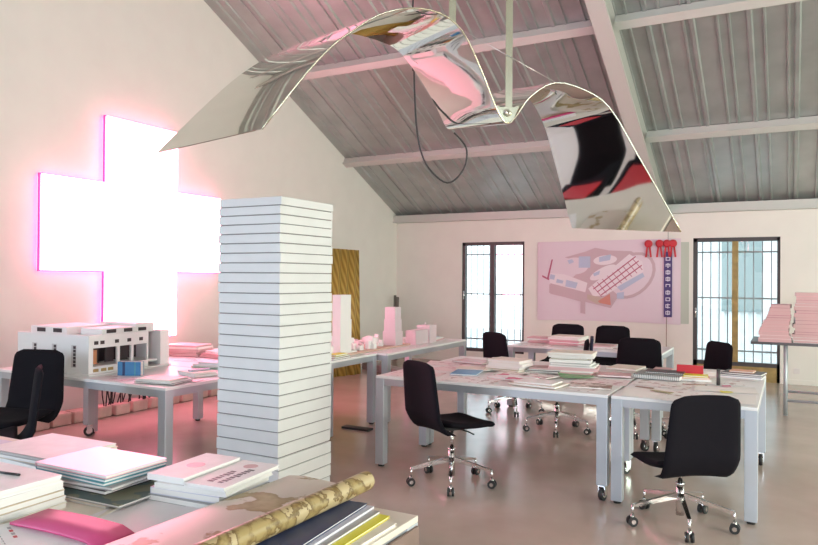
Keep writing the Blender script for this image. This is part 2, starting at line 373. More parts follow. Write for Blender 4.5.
table('work_table','long white table end on beyond city model, nearest to left window',-4.60,-3.72,6.38,8.42,())
table('work_table','white table far back before the map banner with papers on top',-3.0,-1.22,8.0,8.85,())
t=table('foreground_table','pale wooden-edged table at bottom of view piled with books and rolled map',-3.9,-1.10,.75,2.10,(),topm=mat('pale_board',(.72,.66,.56),.5,noise=(.04,5)))
MB().bx(1.4005,1.41,-.66,.66,.05,.71,mat('brown_side',(.22,.15,.12),.6,noise=(.1,6))).build('side_panel',None,t)
TH=.74

# ------------------------------------------------------------ office chairs
def shell(sec,hw,tk,m,nv=22,nu=18,curl=.02,cdir=None):
    # sec(v)->(y,z), hw(v) half width, thickness tk
    b=MB(); top=[];bot=[]
    for i in range(nv+1):
        v=i/nv; y,z=sec(v); y1,z1=sec(min(1,v+.01)); y0,z0=sec(max(0,v-.01)); ty,tz=y1-y0,z1-z0; l=math.hypot(ty,tz); ny,nz=-tz/l,ty/l
        rt=[];rb=[]
        e=min(1,min(v,1-v)/.06)
        for k in range(nu+1):
            u=-1+2*k/nu; th=tk*math.sqrt(max(0,1-abs(u)**8))*math.sqrt(max(.02,1-(1-e)**2))/2; c=curl*u*u
            p=Vector((u*hw(v),y+ny*c,z+nz*c)); nv_=Vector((0,ny,nz))
            rt.append(p+nv_*(th+.001)); rb.append(p-nv_*(th+.001))
        top.append(rt);bot.append(rb)
    return b.solid_grid(top,bot,m)
def sround(v,r=.13):
    e=min(v,1-v)
    return 1 if e>r else math.sqrt(max(0,1-((r-e)/r)**2))*.34+.66
def make_chair(label):
    t=thing('office_chair',label,'chair',(0,0,0),0,'black office chairs on chrome five-star bases')
    def ss(v): # seat from back to front
        y=-.17+.43*v; z=.455+.03*(1-v)**3-.008*math.sin(v*3.14)-.03*max(0,v-.85)/.15*.6; return y,z
    shell(ss,lambda v:.235*(1-.02*v)*(sround(v,.12) if v>.5 else 1),.045,blackf,curl=.012).build('seat',None,t)
    def bs(v): # backrest from bottom to top
        a=v
        y=-.12-.115*min(1,a/.22)**.6-.012*math.sin(a*3.1)-.055*a*a; z=.43+.50*a; 
        if a<.2: z=.43+.10*(a/.2)**1.7
        else: z=.53+.40*(a-.2)/.8
        return y,z
    shell(bs,lambda v:(.238-.035*max(0,v-.3))*(sround(v,.12) if v>.5 else .96+.04*min(1,v/.2)),.035,blackf,curl=.02).build('backrest',None,t)
    b=MB(); b.cyl((0,0,.06),(0,0,.26),.025,m=chrome); b.cyl((0,0,.26),(0,0,.42),.015,m=chrome); b.cyl((0,0,.25),(0,0,.265),.03,m=chrome); b.build('gas_column',None,t)
    b=MB(); b.box((0,-.02,.425),(.16,.24,.03),None,rubber,.008); b.tube([(.07,.02,.42),(.16,.04,.41),(.21,.05,.40)],.006,8,rubber); b.build('tilt_mechanism',None,t)
    for k in range(5):
        a=R(90+72*k+18); d=Vector((math.cos(a),math.sin(a),0)); s_=MB()
        P0=d*.025+Vector((0,0,.20));P1=d*.31+Vector((0,0,.135)); P2=d*.315+Vector((0,0,.065))
        n_=Vector((-d.y,d.x,0))
        tp=[[P0+n_*.016,P0-n_*.016],[P1+n_*.011,P1-n_*.011]]; bt=[[p-Vector((0,0,.035 if i==0 else .018)) for p in r] for i,r in enumerate(tp)]
        s_.solid_grid(tp,bt,chrome)
        for f in s_.bm.faces: f.smooth=False
        s_.cyl(P1,P2,.008,m=chrome)
        sp=s_.build('base_spoke',None,t)
        c=MB()
        for q in (-1,1): c.cyl(d*.315+n_*(.008*q)+Vector((0,0,.03)),d*.315+n_*(.024*q)+Vector((0,0,.03)),.03,seg=18,m=rubber); c.cyl(d*.315+n_*(.024*q)+Vector((0,0,.03)),d*.315+n_*(.027*q)+Vector((0,0,.03)),.014,seg=16,m=chrome)
        c.cyl(d*.315+Vector((0,0,.03)),d*.315+Vector((0,0,.07)),.011,m=chrome)
        c.build('caster',None,sp)
    return t
ch=make_chair('black office chair in front, seat turned right, left of the aisle by blue booklet')
G='black office chairs on chrome five-star bases'
ch.location=(-2.235,4.80,0); ch.rotation_euler=(0,0,R(-30))
chairs=[((-.61,4.72),35,'large black office chair at right, its back to us, at red-box table'),
((-2.08,6.98),105,'black office chair side on behind tall book pile, dark jacket on its back'),
((-2.80,7.72),-30,'black office chair near left window at left end of far table'),
((-2.66,9.12),180,'black office chair behind far table, below left half of map banner'),
((-2.06,9.12),180,'black office chair behind far table, below right half of map banner'),
((-1.40,7.30),178,'black office chair between the far table and red-box table'),
((-.86,7.42),128,'black office chair tilted before the right barred window'),
((-4.98,3.10),-162,'black office chair with upright back in front of white building model'),
((-4.57,2.70),147,'black office chair side on at left picture edge, nearest its neighbour chair'),
((-1.72,.22),12,'black office chair by front side of foreground table, seen only mirrored, left'),
((-2.26,.12),4,'black office chair by front side of foreground table, seen only mirrored, right')]
for (x,y),a,l in chairs:
    q=dup(ch,(x,y,0),R(a),l,G)
    dz=-.07 if 'large black' in l else (.04 if 'upright back' in l else 0)
    for c in q.children:
        if c.name.split('.')[0] in('seat','backrest','tilt_mechanism'): c.location.z=dz

for (x,y),l in (((-1.72,.24),'red folder on seat of mirrored black chair, left'),((-2.26,.14),'red folder on seat of mirrored black chair, right')):
    b=MB(); b.bx(-.15,.15,-.11,.11,0,.006,mat('red_card',(.62,.03,.04),.6)); b.bx(-.145,.145,-.105,.105,.006,.012,mat('red_card',(.62,.03,.04),.6)); b.bx(-.155,-.15,-.11,.11,0,.012,mat('red_card',(.62,.03,.04),.6))
    o=b.build('folder'); o.location=(x,y,.487); o.rotation_euler=(0,0,R(15)); tag(o,l,'folder')

# ------------------------------------------------------------ slab tower
tw=thing('slab_tower','tall square tower of stacked white boards standing on the floor','sculpture',(-3.23,3.96,0))
N=28; hs=[.088-.028*i/(N-1) for i in range(N)]; k=2.08/sum(hs); z=0
for i,h in enumerate(hs):
    h*=k; dx,dy=random.uniform(-.004,.004),random.uniform(-.004,.004)
    b=MB(); b.box((dx,dy,z+(h-.007)/2),(.54,.60,h-.007),(0,random.uniform(-.002,.002),random.uniform(-.006,.006)),slabw,.003)
    b.bx(-.262,.262,-.292,.292,z+h-.009,z+h+.001 if i<N-1 else z+h-.008,slabd); b.build('board',None,tw); z+=h

# ------------------------------------------------------------ paper goods
ORD=['bottom','second','third','fourth','fifth','sixth','seventh','eighth','ninth','tenth','eleventh','twelfth','thirteenth','fourteenth','fifteenth']
def book(name,label,cat,x,y,z,rz,w,d,t,cov,group=None,pg=page,top=None,curl=0):
    """bound book or booklet: cover boards, spine and page block"""
    tg=thing(name,label,cat,(x,y,z),R(rz),group); c=cov if not isinstance(cov,str) else cm(cov); tc=c if top is None else top
    ct=min(.003,t*.2)
    if t<.004:
        bpy.data.objects.remove(tg); b=MB(); b.bx(-w/2,w/2,-d/2,d/2,0,t,tc); o=b.build(name); o.location=(x,y,z); o.rotation_euler=(0,0,R(rz)); return tag(o,label,cat,group)
    b=MB(); b.bx(-w/2,w/2,-d/2,d/2,0,ct,c); b.bx(-w/2,w/2,-d/2,d/2,t-ct,t,tc); b.bx(-w/2,-w/2+ct,-d/2,d/2,ct,t-ct,c); b.build('cover',None,tg)
    b=MB(); nlay=max(1,int(t/.006))
    for i in range(nlay): 
        z0=ct+(t-2*ct)*i/nlay; z1=ct+(t-2*ct)*(i+1)/nlay; e=random.uniform(.001,.004); b.bx(-w/2+ct,w/2-e,-d/2+e,d/2-e,z0,z1,pg)
    b.build('page_block',None,tg); return tg
def sheet(label,x,y,z,rz,w,d,m,group=None,cat='paper',name='paper_sheet',t=.0015,curl=.004):
    b=MB(); nx,ny=8,8; top=[];bot=[]; a=random.uniform(0,6)
    for i in range(nx+1):
        rt=[];rb=[]
        for j in range(ny+1):
            u,v=i/nx-.5,j/ny-.5; q=curl*max(0,(abs(u)*2)**3*.6+(abs(v)*2)**3*.4)*(.5+.5*math.sin(a+3*u+4*v)); rt.append((u*w,v*d,t+q)); rb.append((u*w,v*d,q))
        top.append(rt);bot.append(rb)
    o=b.solid_grid(top,bot,m,sharp=True).build(name); o.location=(x,y,z); o.rotation_euler=(0,0,R(rz)); return tag(o,label,cat,group)
def stack(desc,x,y,z,specs,rz=0,name='booklet',cat='book',group=None,jit=.012):
    n_=len(specs); where='group '
    for i,(w_,d_,t_,cv) in enumerate(specs):
        o_='topmost' if i==n_-1 else (ORD[i] if i==0 else ORD[i]+' from bottom')
        book(name,f'{NAMES.get(cv,cv)} {name.replace("_"," ")}, {o_}, {desc}',cat,x+random.uniform(-jit,jit),y+random.uniform(-jit,jit),z,rz+random.uniform(-5,5),w_,d_,t_,cv,group,pg=pagep if cv in('pink','rose','dpink') else page)
        z+=t_+.0004
    return z
NAMES=dict(dpink='dark pink',mag='magenta',navy='navy blue',dgreen='dark green',dark='black',lav='lavender',rose='dusty rose')
T1=TH+.0005
# -- front table A
g='loose sheets on the two middle white tables'
lay=[(-2.72,5.15,8,.42,.30,drawp),(-2.55,5.6,-12,.42,.3,drawp),(-2.2,5.12,4,.42,.30,drawm),(-1.93,5.55,20,.30,.21,drawp),(-1.33,5.15,-8,.30,.30,drawm),(-1.3,5.52,5,.42,.3,drawp),(-2.8,5.95,15,.42,.3,drawp),(-2.5,6.1,-20,.42,.30,drawp),(-2.65,6.38,4,.42,.3,page),(-2.2,5.98,-6,.42,.30,drawm),(-1.45,5.98,9,.42,.3,drawp),(-1.33,6.35,-14,.42,.3,page),(-1.75,6.4,3,.42,.3,drawm)]
LB=['pink plan sheet near front left corner of front middle table','pink plan sheet left behind the blue booklet','white plan sheet at front edge right of black chair','small pink plan sheet behind the pink and white magazine','pink square plan sheet at front edge near table seam','white plan sheet lying behind the brown printed booklet','pink plan sheet at left edge of rear middle table','pink plan sheet left of the low book pile, turned clockwise','blank white sheet at rear left corner of middle tables','white plan sheet partly under the low book pile','pink plan sheet right of the tallest pile near table seam','blank white sheet at rear right corner of middle tables','white plan sheet behind the tallest pile']
for i,(x,y,a,w_,d_,m_) in enumerate(lay): sheet(LB[i],x,y,T1+.0002*i,a,w_,d_,m_,g)
book('booklet','blue booklet lying alone near left end of front table','book',-2.38,5.40,T1+.004,12,.22,.30,.012,'blue')
book('magazine','pink and white magazine beside the blue booklet on front table','magazine',-1.93,5.30,T1+.004,-10,.34,.24,.016,'pink',top=printed('pinkwhite_cover',(.85,.82,.84),(.62,.08,.2),7,.55))
book('magazine','white booklet with tan underside at the front edge of front table','magazine',-1.66,5.10,T1+.004,-8,.38,.26,.014,'tan',top=cm('cream'))
book('magazine','thin white booklet on top of tan-edged one at front table edge','magazine',-1.67,5.12,T1+.019,-4,.30,.22,.01,'white')
book('magazine','brown printed booklet at front edge near table seam','magazine',-1.30,5.22,T1+.004,10,.30,.24,.010,'brown',top=printed('brown_cover',(.70,.62,.58),(.30,.20,.16),12,.5))
sheet('small green leaflet lying in front of the tallest book pile',-1.52,5.62,T1+.012,25,.26,.16,cm('green'),name='leaflet',t=.004,curl=.02)
stack('low pile left of tallest pile on middle table',-2.12,5.72,T1+.0045,[(.34,.24,.012,'grey'),(.33,.24,.014,'khaki'),(.32,.23,.024,'white'),(.32,.23,.026,'white'),(.31,.23,.026,'cream')],-8)
stack('short pile between the low and tallest piles',-1.84,5.80,T1+.0045,[(.30,.22,.012,'brown'),(.30,.22,.012,'dark'),(.28,.20,.01,'grey'),(.26,.2,.01,'rose')],12)
stack('tallest pile on middle table',-1.62,5.88,T1+.0045,[(.38,.27,.02,'rose'),(.36,.26,.016,'cream'),(.40,.28,.024,'pink'),(.37,.28,.014,'white'),(.33,.24,.02,'grey'),(.34,.25,.026,'white'),(.30,.22,.016,'khaki'),(.37,.26,.026,'white'),(.37,.27,.018,'cream')],6,jit=.02)
for nm,l,x,y,a,w_,d_,t_,c in (
 ('booklet','cream booklet behind the blue booklet on front table',-2.42,5.66,14,.30,.21,.010,'cream'),
 ('booklet','dusty rose booklet at rear left of middle tables',-2.62,6.12,-10,.34,.24,.014,'rose'),
 ('booklet','white booklet on rear middle table left of low pile',-2.40,6.36,8,.30,.22,.018,'white'),
 ('magazine','brown magazine between the low pile and green leaflet',-1.78,5.50,-18,.26,.20,.008,'brown'),
 ('magazine','khaki magazine before the short pile on middle table',-2.02,5.50,6,.26,.18,.008,'khaki'),
 ('booklet','pink booklet near table seam behind green leaflet',-1.27,5.88,10,.26,.20,.012,'pink'),
 ('booklet','cream booklet at rear right of rear middle table',-1.28,6.40,-6,.26,.30,.016,'cream'),
 ('booklet','dark booklet poking out behind tallest pile',-1.72,6.28,22,.30,.22,.012,'dark')):
    book(nm,l,nm if nm=='magazine' else 'book',x,y,T1+.009,a,w_,d_,t_,c,top=drawm if c in('brown','khaki') else None)
# -- right table B
g='loose sheets on right white table'
LB=['blank upright sheet at front left corner of right table','printed upright sheet at front edge of right table behind big chair','blank upright sheet at front right corner of right table','printed sheet lying before the grey spiral notebook','blank sheet right of the dark upright cylinder','printed sheet at rear left of right table','blank sheet under the dark pile at far right corner','printed sheet beneath low pile before red box']
for k,(x,y,a,w_,d_,m_) in enumerate([(-.9,5.15,6,.30,.42,page),(-.62,5.1,-6,.30,.42,drawm),(-.34,5.2,3,.28,.40,page),(-.85,5.62,-9,.42,.30,drawm),(-.42,5.62,7,.42,.30,page),(-.86,6.35,4,.42,.30,drawm),(-.40,6.36,-5,.36,.3,page),(-.5,5.95,12,.36,.26,drawm)]):
    sheet(LB[k],x,y,T1+.0002*k,a,w_,d_,m_,g)
def binder(label,x,y,z,a,w_,d_,t_,c):
    o=book('ring_notebook',label,'notebook',x,y,z,a,w_,d_,t_,c)
    b=MB(); k=int(w_/.014)
    for i in range(k): 
        px=-w_/2+.01+i*(w_-.02)/(k-1); b.tube([(px,-d_/2+.006,t_*.5),(px,-d_/2-.004,t_*1.15),(px,-d_/2-.012,t_*.5),(px,-d_/2-.004,-.0+.002)],.0012,5,rubber)
    b.build('spiral_binding',None,o); return o
binder('grey spiral notebook below thinner black one on right table',-.93,5.98,T1+.004,-4,.36,.26,.035,'grey')
binder('thin black spiral notebook topmost of two beside the red box',-.90,6.06,T1+.040,2,.30,.2,.012,'dark')
# red box file standing
rb=thing('red_box','small red upright box behind the white booklets on right table','box',(-.72,6.12,T1),R(4))
MB().bx(-.10,.10,-.012,.012,.0,.105,cm('red'),.002).build('front_panel',None,rb); MB().bx(-.10,.10,.013,.07,0,.10,cm('red'),.002).build('case',None,rb)
stack('low pile in front of red box',-.66,5.98,T1+.004,[(.22,.13,.016,'white'),(.20,.12,.014,'orange'),(.18,.12,.012,'yellow')],3)
pen=thing('pen_holder','dark upright cylinder standing right of red box','pen holder',(-.48,5.80,T1+.0042))
MB().cyl((0,0,0),(0,0,.115),.014,m=cm('dark')).build('tube',None,pen); MB().cyl((0,0,.115),(0,0,.12),.0155,m=rubber).build('rim',None,pen)
b=MB(); b.cyl((-.10,0,.006),(.06,0,.006),.004,m=cm('brown')); b.cyl((.06,0,.006),(.075,0,.006),.004,.001,m=rubber); o=b.build('pencil'); o.location=(-.62,5.68,T1+.006); o.rotation_euler=(0,0,R(10)); tag(o,'brown pencil lying before the dark upright cylinder','pencil')
sheet('small yellow sticky note near right chair top',-.40,5.46,T1+.006,12,.08,.06,cm('yellow'),name='sticky_note',cat='sticky note',t=.002)
sheet('small pink sticky note right of the dark cylinder',-.42,5.74,T1+.009,12,.06,.05,cm('mag'),name='sticky_note',cat='sticky note',t=.002)
sheet('brown card strip lying left on the right table',-.94,5.36,T1+.006,-15,.14,.03,cm('brown'),name='card_strip',t=.003)
sheet('dark brown card strip lying behind right chair',-.80,5.22,T1+.006,-25,.16,.05,cm('khaki'),name='card_strip',t=.003)
stack('dark pile at far right corner of right table',-.34,6.40,T1+.004,[(.32,.23,.014,'lav'),(.32,.23,.012,'dark'),(.30,.22,.014,'dark'),(.18,.14,.012,'orange')],-6)
stack('thin pile at middle back of right table',-.56,6.42,T1+.004,[(.26,.2,.012,'white'),(.25,.2,.01,'cream'),(.24,.18,.01,'white')],5)
stack('thin pile near table seam behind spiral notebooks',-.98,6.40,T1+.004,[(.16,.24,.01,'cream'),(.15,.22,.012,'rose')],5)
# -- far table E
g='loose sheets on far table'
for x,y,a,l in ((-2.7,8.2,6,'printed sheet at left end of far table'),(-1.5,8.25,-8,'printed sheet at right end of far table'),(-1.9,8.3,10,'printed sheet in middle of far table')): sheet(l,x,y,T1,a,.42,.3,drawm,g)
stack('left pile on far table below map banner',-2.72,8.55,T1+.004,[(.36,.26,.016,'pink'),(.34,.25,.02,'rose'),(.34,.25,.014,'white'),(.34,.24,.014,'pink')],4)
stack('pink pile in the middle of far table',-2.36,8.42,T1+.004,[(.40,.28,.022,'pink'),(.38,.27,.02,'mag'),(.38,.28,.022,'pink'),(.40,.28,.024,'white'),(.38,.27,.02,'cream')],-6)
stack('low pile right of the pink pile on far table',-1.98,8.32,T1+.004,[(.40,.28,.014,'white'),(.34,.26,.012,'rose')],-6)
stack('thin dark pile at right on far table',-1.62,8.3,T1+.004,[(.30,.22,.012,'brown'),(.30,.22,.008,'white')],-6)
# jacket on chair c3
jk=MB(); T_=[];B_=[]
for i in range(13):
    v=i/12; rt=[];rb=[]
    for k in range(9):
        u=-1+2*k/8; yy=.30+ (.02 if True else 0); th=.035+.012*math.sin(5*v+3*u)
        z_=.955-.42*v; wv=.19+.02*math.sin(v*6)
        rt.append((u*wv,-.312-.05*(1-v)*.6-th*.4,z_)); rb.append((u*wv,-.30-.05*(1-v)*.6-.0,z_))
    T_.append(rt);B_.append(rb)
jk.solid_grid(T_,B_,mat('navy_cloth',(.014,.018,.045),.8)); o=jk.build('jacket'); o.location=(-2.08,6.98,0); o.rotation_euler=(0,0,R(105)); tag(o,'dark blue jacket hung over back of chair behind book pile','jacket')

# -- left tables D: building model + papers
bm_=thing('building_model','white architectural model of flat-roofed building with dark window openings','model',(-4.90,3.69,T1),R(3)); bm_.scale=(1,.86,.95)
# local origin = near corner; the solid front runs along -x, the open side along +y
H_=.335
MB().bx(-.88,.04,-.03,.99,0,.012,modw).build('base_board',None,bm_)
b=MB(); b.bx(-.85,0,0,.02,.012,H_,modw); b.bx(-.85,-.83,.02,.9,.012,H_,modw); b.bx(-.83,-.0,.88,.90,.012,H_,modw); b.bx(-.83,-.30,.02,.88,H_-.03,H_-.012,modw); b.bx(-.31,-.29,.02,.88,.012,H_-.012,modw); b.build('front_wall',None,bm_)
for x in (-.64,-.40,-.17):
    wb=MB(); wb.bx(x-.025,x+.03,-.003,.001,.06,.25,mat('model_shadow',(.62,.58,.56),.7))
    for j in range(6): wb.bx(x-.002,x+.026,-.005,.0,.068+j*.03,.092+j*.03,moddark)
    wb.build('window_strip',None,bm_)
b=MB(); b.bx(-.80,-.36,.10,.62,H_-.012,H_+.055,modw); b.bx(-.30,-.05,.20,.80,H_-.012,H_+.045,modw); b.bx(-.50,-.06,.62,.86,H_-.012,H_+.07,modw)
b.build('roof_block',None,bm_)
for y0,y1 in ((.25,.36),(.46,.56),(.64,.74)): MB().bx(-.0495,-.045,y0,y1,H_+.005,H_+.035,moddark).build('roof_window',None,bm_)
for x0,x1 in ((-.72,-.62),(-.52,-.42)): MB().bx(x0,x1,.094,.1,H_+.005,H_+.04,moddark).build('roof_window',None,bm_)
b=MB(); b.bx(-.02,0,.02,.70,.225,H_,modw); b.bx(-.02,0,.02,.70,.012,.07,modw); b.bx(-.02,0,.02,.05,.07,.225,modw)
b.bx(-.02,0,.33,.36,.07,.225,modw); b.bx(-.02,0,.50,.53,.07,.225,modw); b.bx(-.29,-.02,.02,.88,.05,.07,modw); b.bx(-.29,-.02,.02,.70,H_-.03,H_-.012,modw)
b.bx(-.02,.0,.70,.72,.012,H_,modw); b.bx(-.02,.02,.86,.98,.012,H_,modw); b.bx(-.28,-.02,.86,.88,.07,H_,modw); b.bx(-.3,-.02,.70,.72,.2,H_,modw); b.build('open_side',None,bm_)
for y0,y1 in ((.10,.30),(.38,.48),(.55,.66)): MB().bx(-.20,-.19,y0,y1,.07,.21,moddark).build('dark_opening',None,bm_)
MB().bx(-.28,-.275,.05,.86,.07,.30,moddark).build('dark_opening',None,bm_)
for y in (.06,.13,.30,.45,.60): MB().bx(-.002,.003,y,y+.045,.255,.285,moddark).build('small_window',None,bm_)
for y in (.05,.14,.22,.34,.43,.55): MB().bx(-.002,.003,y,y+.06,.025,.05,modtan).build('tan_panel',None,bm_)
for y in (.74,.77,.80,.83): MB().bx(-.275,-.27,y,y+.02,.24,.28,moddark).build('small_window',None,bm_)
MB().bx(-.19,-.15,.10,.24,.07,.19,cm('orange')).build('inner_block',None,bm_,'small orange block inside the model')
bk=thing('striped_book','upright book with blue striped spine before the white model','book',(-4.66,3.90,T1+.0),R(28))
b=MB(); b.bx(-.09,.09,-.035,-.031,0,.11,cm('blue')); b.bx(-.09,.09,.031,.035,0,.11,cm('blue')); b.bx(-.094,-.09,-.035,.035,0,.11,cm('blue')); b.bx(-.055,-.035,-.0365,-.035,0,.11,cm('navy')); b.bx(.04,.05,-.0365,-.035,0,.11,cm('teal')); b.build('cover',None,bk)
MB().bx(-.088,.088,-.03,.03,.002,.108,page).build('page_block',None,bk)
g='loose sheets on the left tables'
for k,(x,y,a,l) in enumerate(((-4.6,3.72,3,'printed sheet at front edge below white building model'),(-4.12,3.95,10,'printed sheet near front right corner of left table'),(-4.15,4.32,-8,'printed sheet at right edge of left table'),(-4.15,4.8,8,'printed sheet at right edge of rear left table'),(-4.5,4.85,-12,'printed sheet before pink pile on rear left table'),(-4.95,4.9,5,'printed sheet behind the white building model'),(-4.1,5.25,14,'printed sheet at rear right corner of rear left table'))): sheet(l,x,y,T1+.0002*k,a,.34,.24,drawp,g)
stack('front corner of left table, before striped book',-4.14,3.76,T1+.004,[(.34,.24,.01,'grey'),(.33,.24,.012,'white'),(.30,.21,.01,'cream')],8)
stack('blue-edged pile right of striped book',-4.20,4.18,T1+.004,[(.26,.2,.016,'white'),(.25,.2,.016,'cream'),(.05,.18,.012,'blue')],-12)
stack('green-covered pile on left table near tower',-4.45,4.62,T1+.004,[(.32,.22,.012,'green'),(.30,.21,.02,'white'),(.22,.18,.016,'lav')],6)
stack('pink-lit pile at left table beside tower',-4.42,5.02,T1+.004,[(.34,.25,.022,'rose'),(.34,.25,.016,'red'),(.32,.24,.018,'pink')],-5)
stack('rear pile on left table under cross light',-5.38,5.2,T1+.004,[(.42,.3,.024,'pink'),(.42,.3,.02,'rose'),(.40,.3,.024,'pink'),(.4,.28,.018,'white'),(.38,.28,.016,'pink')],12)
stack('second rear pile under cross light',-4.88,5.22,T1+.004,[(.42,.3,.02,'rose'),(.4,.3,.02,'pink'),(.38,.28,.02,'white')],-12)
# black cables dangling behind left table
b=MB()
for i in range(30):
    y=5.06+i*.026+random.uniform(-.04,.04); a=random.uniform(-.12,.12); x=XL+.24+random.uniform(-.03,.05)
    b.tube([(x+.02,y,.68),(x,y+a*.4,.50),(x+.01,y+a,.30),(x,y+a*.5,.135)],.0065,6,rubber,sub=4)
tag(b.build('cable_bundle'),'tangle of black cables hanging against wall behind left tables','cables',kind='stuff')
# pale blocks along the left wall
def BN(i):
    W=['nearest','second nearest','third nearest','fourth nearest','fifth nearest','sixth nearest','seventh nearest','eighth nearest','ninth nearest','tenth nearest']
    if i<10: return W[i]+' in the row'
    if i==10: return 'middle one of the row'
    q=20-i; return (W[q].replace('nearest','').strip()+' from far end of the row') if q else 'farthest in the row'
for i in range(21):
    y=3.4+i*.243; b=MB(); wd=random.uniform(.19,.21); hh_=random.uniform(.115,.13)
    b.box((0,0,hh_/2),(random.uniform(.17,.19),wd,hh_),(0,0,random.uniform(-.05,.05)),brick,.02)
    o=b.build('paving_block'); o.location=(XL+.15+random.uniform(-.01,.01),y,0.001)
    tag(o,'pale rounded paving block at foot of left wall, '+BN(i),'block','pale blocks along the left wall')

# -- tables C: city model
base=thing('city_model','miniature white city model spread on long table behind tower','model',(-4.33,6.50,T1))
MB().bx(-.26,.36,-.98,.85,0,.018,mat('model_board',(.62,.42,.34),.6)).build('base_board',None,base)
for i in range(98):
    x,y=random.uniform(-.22,.32),random.uniform(-.75,.62)
    if any(abs(x-p)<.13 and abs(y-q)<.17 for p,q in ((.27,-.50),(.28,.58),(.3,.8))): x-=.26
    x=max(-.23,x); h=random.choice([.03,.04,.05,.07,.09,.12]); a,c=random.uniform(.012,.035),random.uniform(.012,.04)
    MB().bx(x-a,x+a,y-c,y+c,.018,.018+h,modw).build('model_house',None,base)
tm=thing('tower_model','tall white slab tower model with step, just right of board tower','model',(-4.07,6.00,T1+.0185))
MB().bx(-.05,.05,-.06,.13,0,.60,modw).build('tower',None,tm); MB().bx(-.06,-.0,.13,.22,0,.34,modw).build('wing',None,tm); MB().bx(-.09,.06,-.14,.24,-.0005,.015,modw).build('plinth',None,tm)
tm=thing('tower_model','translucent stepped white tower model with three stacked blocks','model',(-4.06,7.08,T1+.0185))
for a,z0,z1,n_ in ((.085,0,.16,'lower_block'),(.075,.16,.30,'middle_block'),(.068,.30,.44,'upper_block')): MB().bx(-a,a,-a,a,z0,z1,acryl,.003).build(n_,None,tm)
tm=thing('box_model','low pale translucent box model joined beside stepped tower model','model',(-3.98,7.55,T1)); MB().bx(-.07,.07,-.18,.14,0,.17,acryl,.003).build('long_block',None,tm); MB().bx(-.09,.09,.15,.33,0,.215,acryl,.003).build('end_block',None,tm)
MB().cyl((0,.2,.215),(0,.2,.25),.01,m=acryl).build('chimney',None,tm)
stack('yellow-topped pile beside city model at tower edge',-3.905,5.72,T1+.0,[(.12,.3,.018,'dark'),(.12,.28,.016,'khaki'),(.11,.2,.016,'yellow')],1,jit=.003)
stack('pile at window end of long table',-4.1,8.12,T1,[(.3,.4,.014,'pink'),(.28,.34,.014,'white'),(.2,.28,.012,'lav')],10)
sheet('curled white sheet at window end of the long table',-4.38,7.85,T1,20,.3,.2,page,curl=.05)
sheet('blue-grey leaflet beside the city model behind towers',-4.35,7.55,T1,20,.2,.3,cm('lav'),name='leaflet')

# -- leaning wood panel, poles, planks, plastic bag
def wood_mat():
    M=bpy.data.materials.new('striped_ochre_wood'); M.use_nodes=True; nt=M.node_tree; b=nt.nodes['Principled BSDF']; b.inputs['Roughness'].default_value=.5
    tc=nt.nodes.new('ShaderNodeTexCoord'); w_=nt.nodes.new('ShaderNodeTexWave'); w_.bands_direction='Y'; w_.inputs['Scale'].default_value=4; w_.inputs['Distortion'].default_value=2.0; w_.inputs['Detail'].default_value=2; w_.inputs['Detail Scale'].default_value=.5
    mp=nt.nodes.new('ShaderNodeMapping'); mp.inputs['Scale'].default_value=(.3,1,.04)
    r=nt.nodes.new('ShaderNodeValToRGB'); r.color_ramp.elements[0].color=(.34,.19,.03,1); r.color_ramp.elements[1].color=(.60,.40,.10,1)
    nt.links.new(tc.outputs['Object'],mp.inputs[0]); nt.links.new(mp.outputs[0],w_.inputs[0]); nt.links.new(w_.outputs['Fac'],r.inputs[0]); nt.links.new(r.outputs[0],b.inputs['Base Color']); return M
pw=wood_mat(); top=[];bot=[]
for (p0,p1) in (((-6.32,8.5,0),(-6.05,9.50,0)),((-6.60,9.15,2.01),(-6.58,10.25,2.01))):
    p0=Vector(p0);p1=Vector(p1);rt=[];rb=[]; nn=Vector((.97,-.25,0))
    for k in range(33):
        u=k/32; q=p0.lerp(p1,u)+nn*.02*math.sin(u*math.pi*10)-Vector((-6.55,9.3,0)); rt.append(q+nn*.02); rb.append(q)
    top.append(rt);bot.append(rb)
o=MB().solid_grid(top,bot,pw).build('wood_panel'); o.location=(-6.55,9.3,0); tag(o,'tall ochre corrugated wooden panel leaning on left wall behind city model','panel')
for i,(x,y,h) in enumerate(((0,0,1.20),(.07,-.02,1.17))):
    b=MB(); b.cyl((.06,-.14,0),(0,0,h),.026,m=mat('grey_wood',(.22,.19,.17),.7)); b.cyl((-.0,.0,h),(0,.0,h+.004),.02,m=rubber); o=b.build('wooden_pole'); o.location=(-6.62+x,11.62+y,0)
    tag(o,['grey wooden pole leaning in far corner, left of two','grey wooden pole leaning in far corner, right of two'][i],'pole')
for i in range(4):
    o=MB().box((0,0,.03),(.10,1.9,.055),None,mat('plank_grey',(.30,.27,.25),.7,noise=(.2,6)),.004).build('plank'); o.location=(-5.5+(i%2)*.055,9.6+(i%2)*.095,.003+(i//2)*.057); o.rotation_euler=(0,0,R(60)); tag(o,['grey plank on floor beyond long table, lower left','grey plank on floor beyond long table, lower right','grey plank stacked on top, left','grey plank stacked on top, right'][i],'plank')
b=MB(); bmesh.ops.create_icosphere(b.bm,subdivisions=4,radius=1)
for v in b.bm.verts:
    p=v.co; k=1+.16*math.sin(7*p.x+3*p.y)+.12*math.sin(9*p.y-5*p.z)+.1*math.sin(13*p.z+6*p.x); v.co=Vector((p.x*.26*k,p.y*.2*k,max(0,(p.z*k+.85))*.15))
o=b.build('plastic_bag',mat('clear_plastic_grey',(.55,.58,.62),.25)); o.location=(-4.25,9.9,.0); tag(o,'crumpled grey plastic bag on floor below the left barred window','bag')
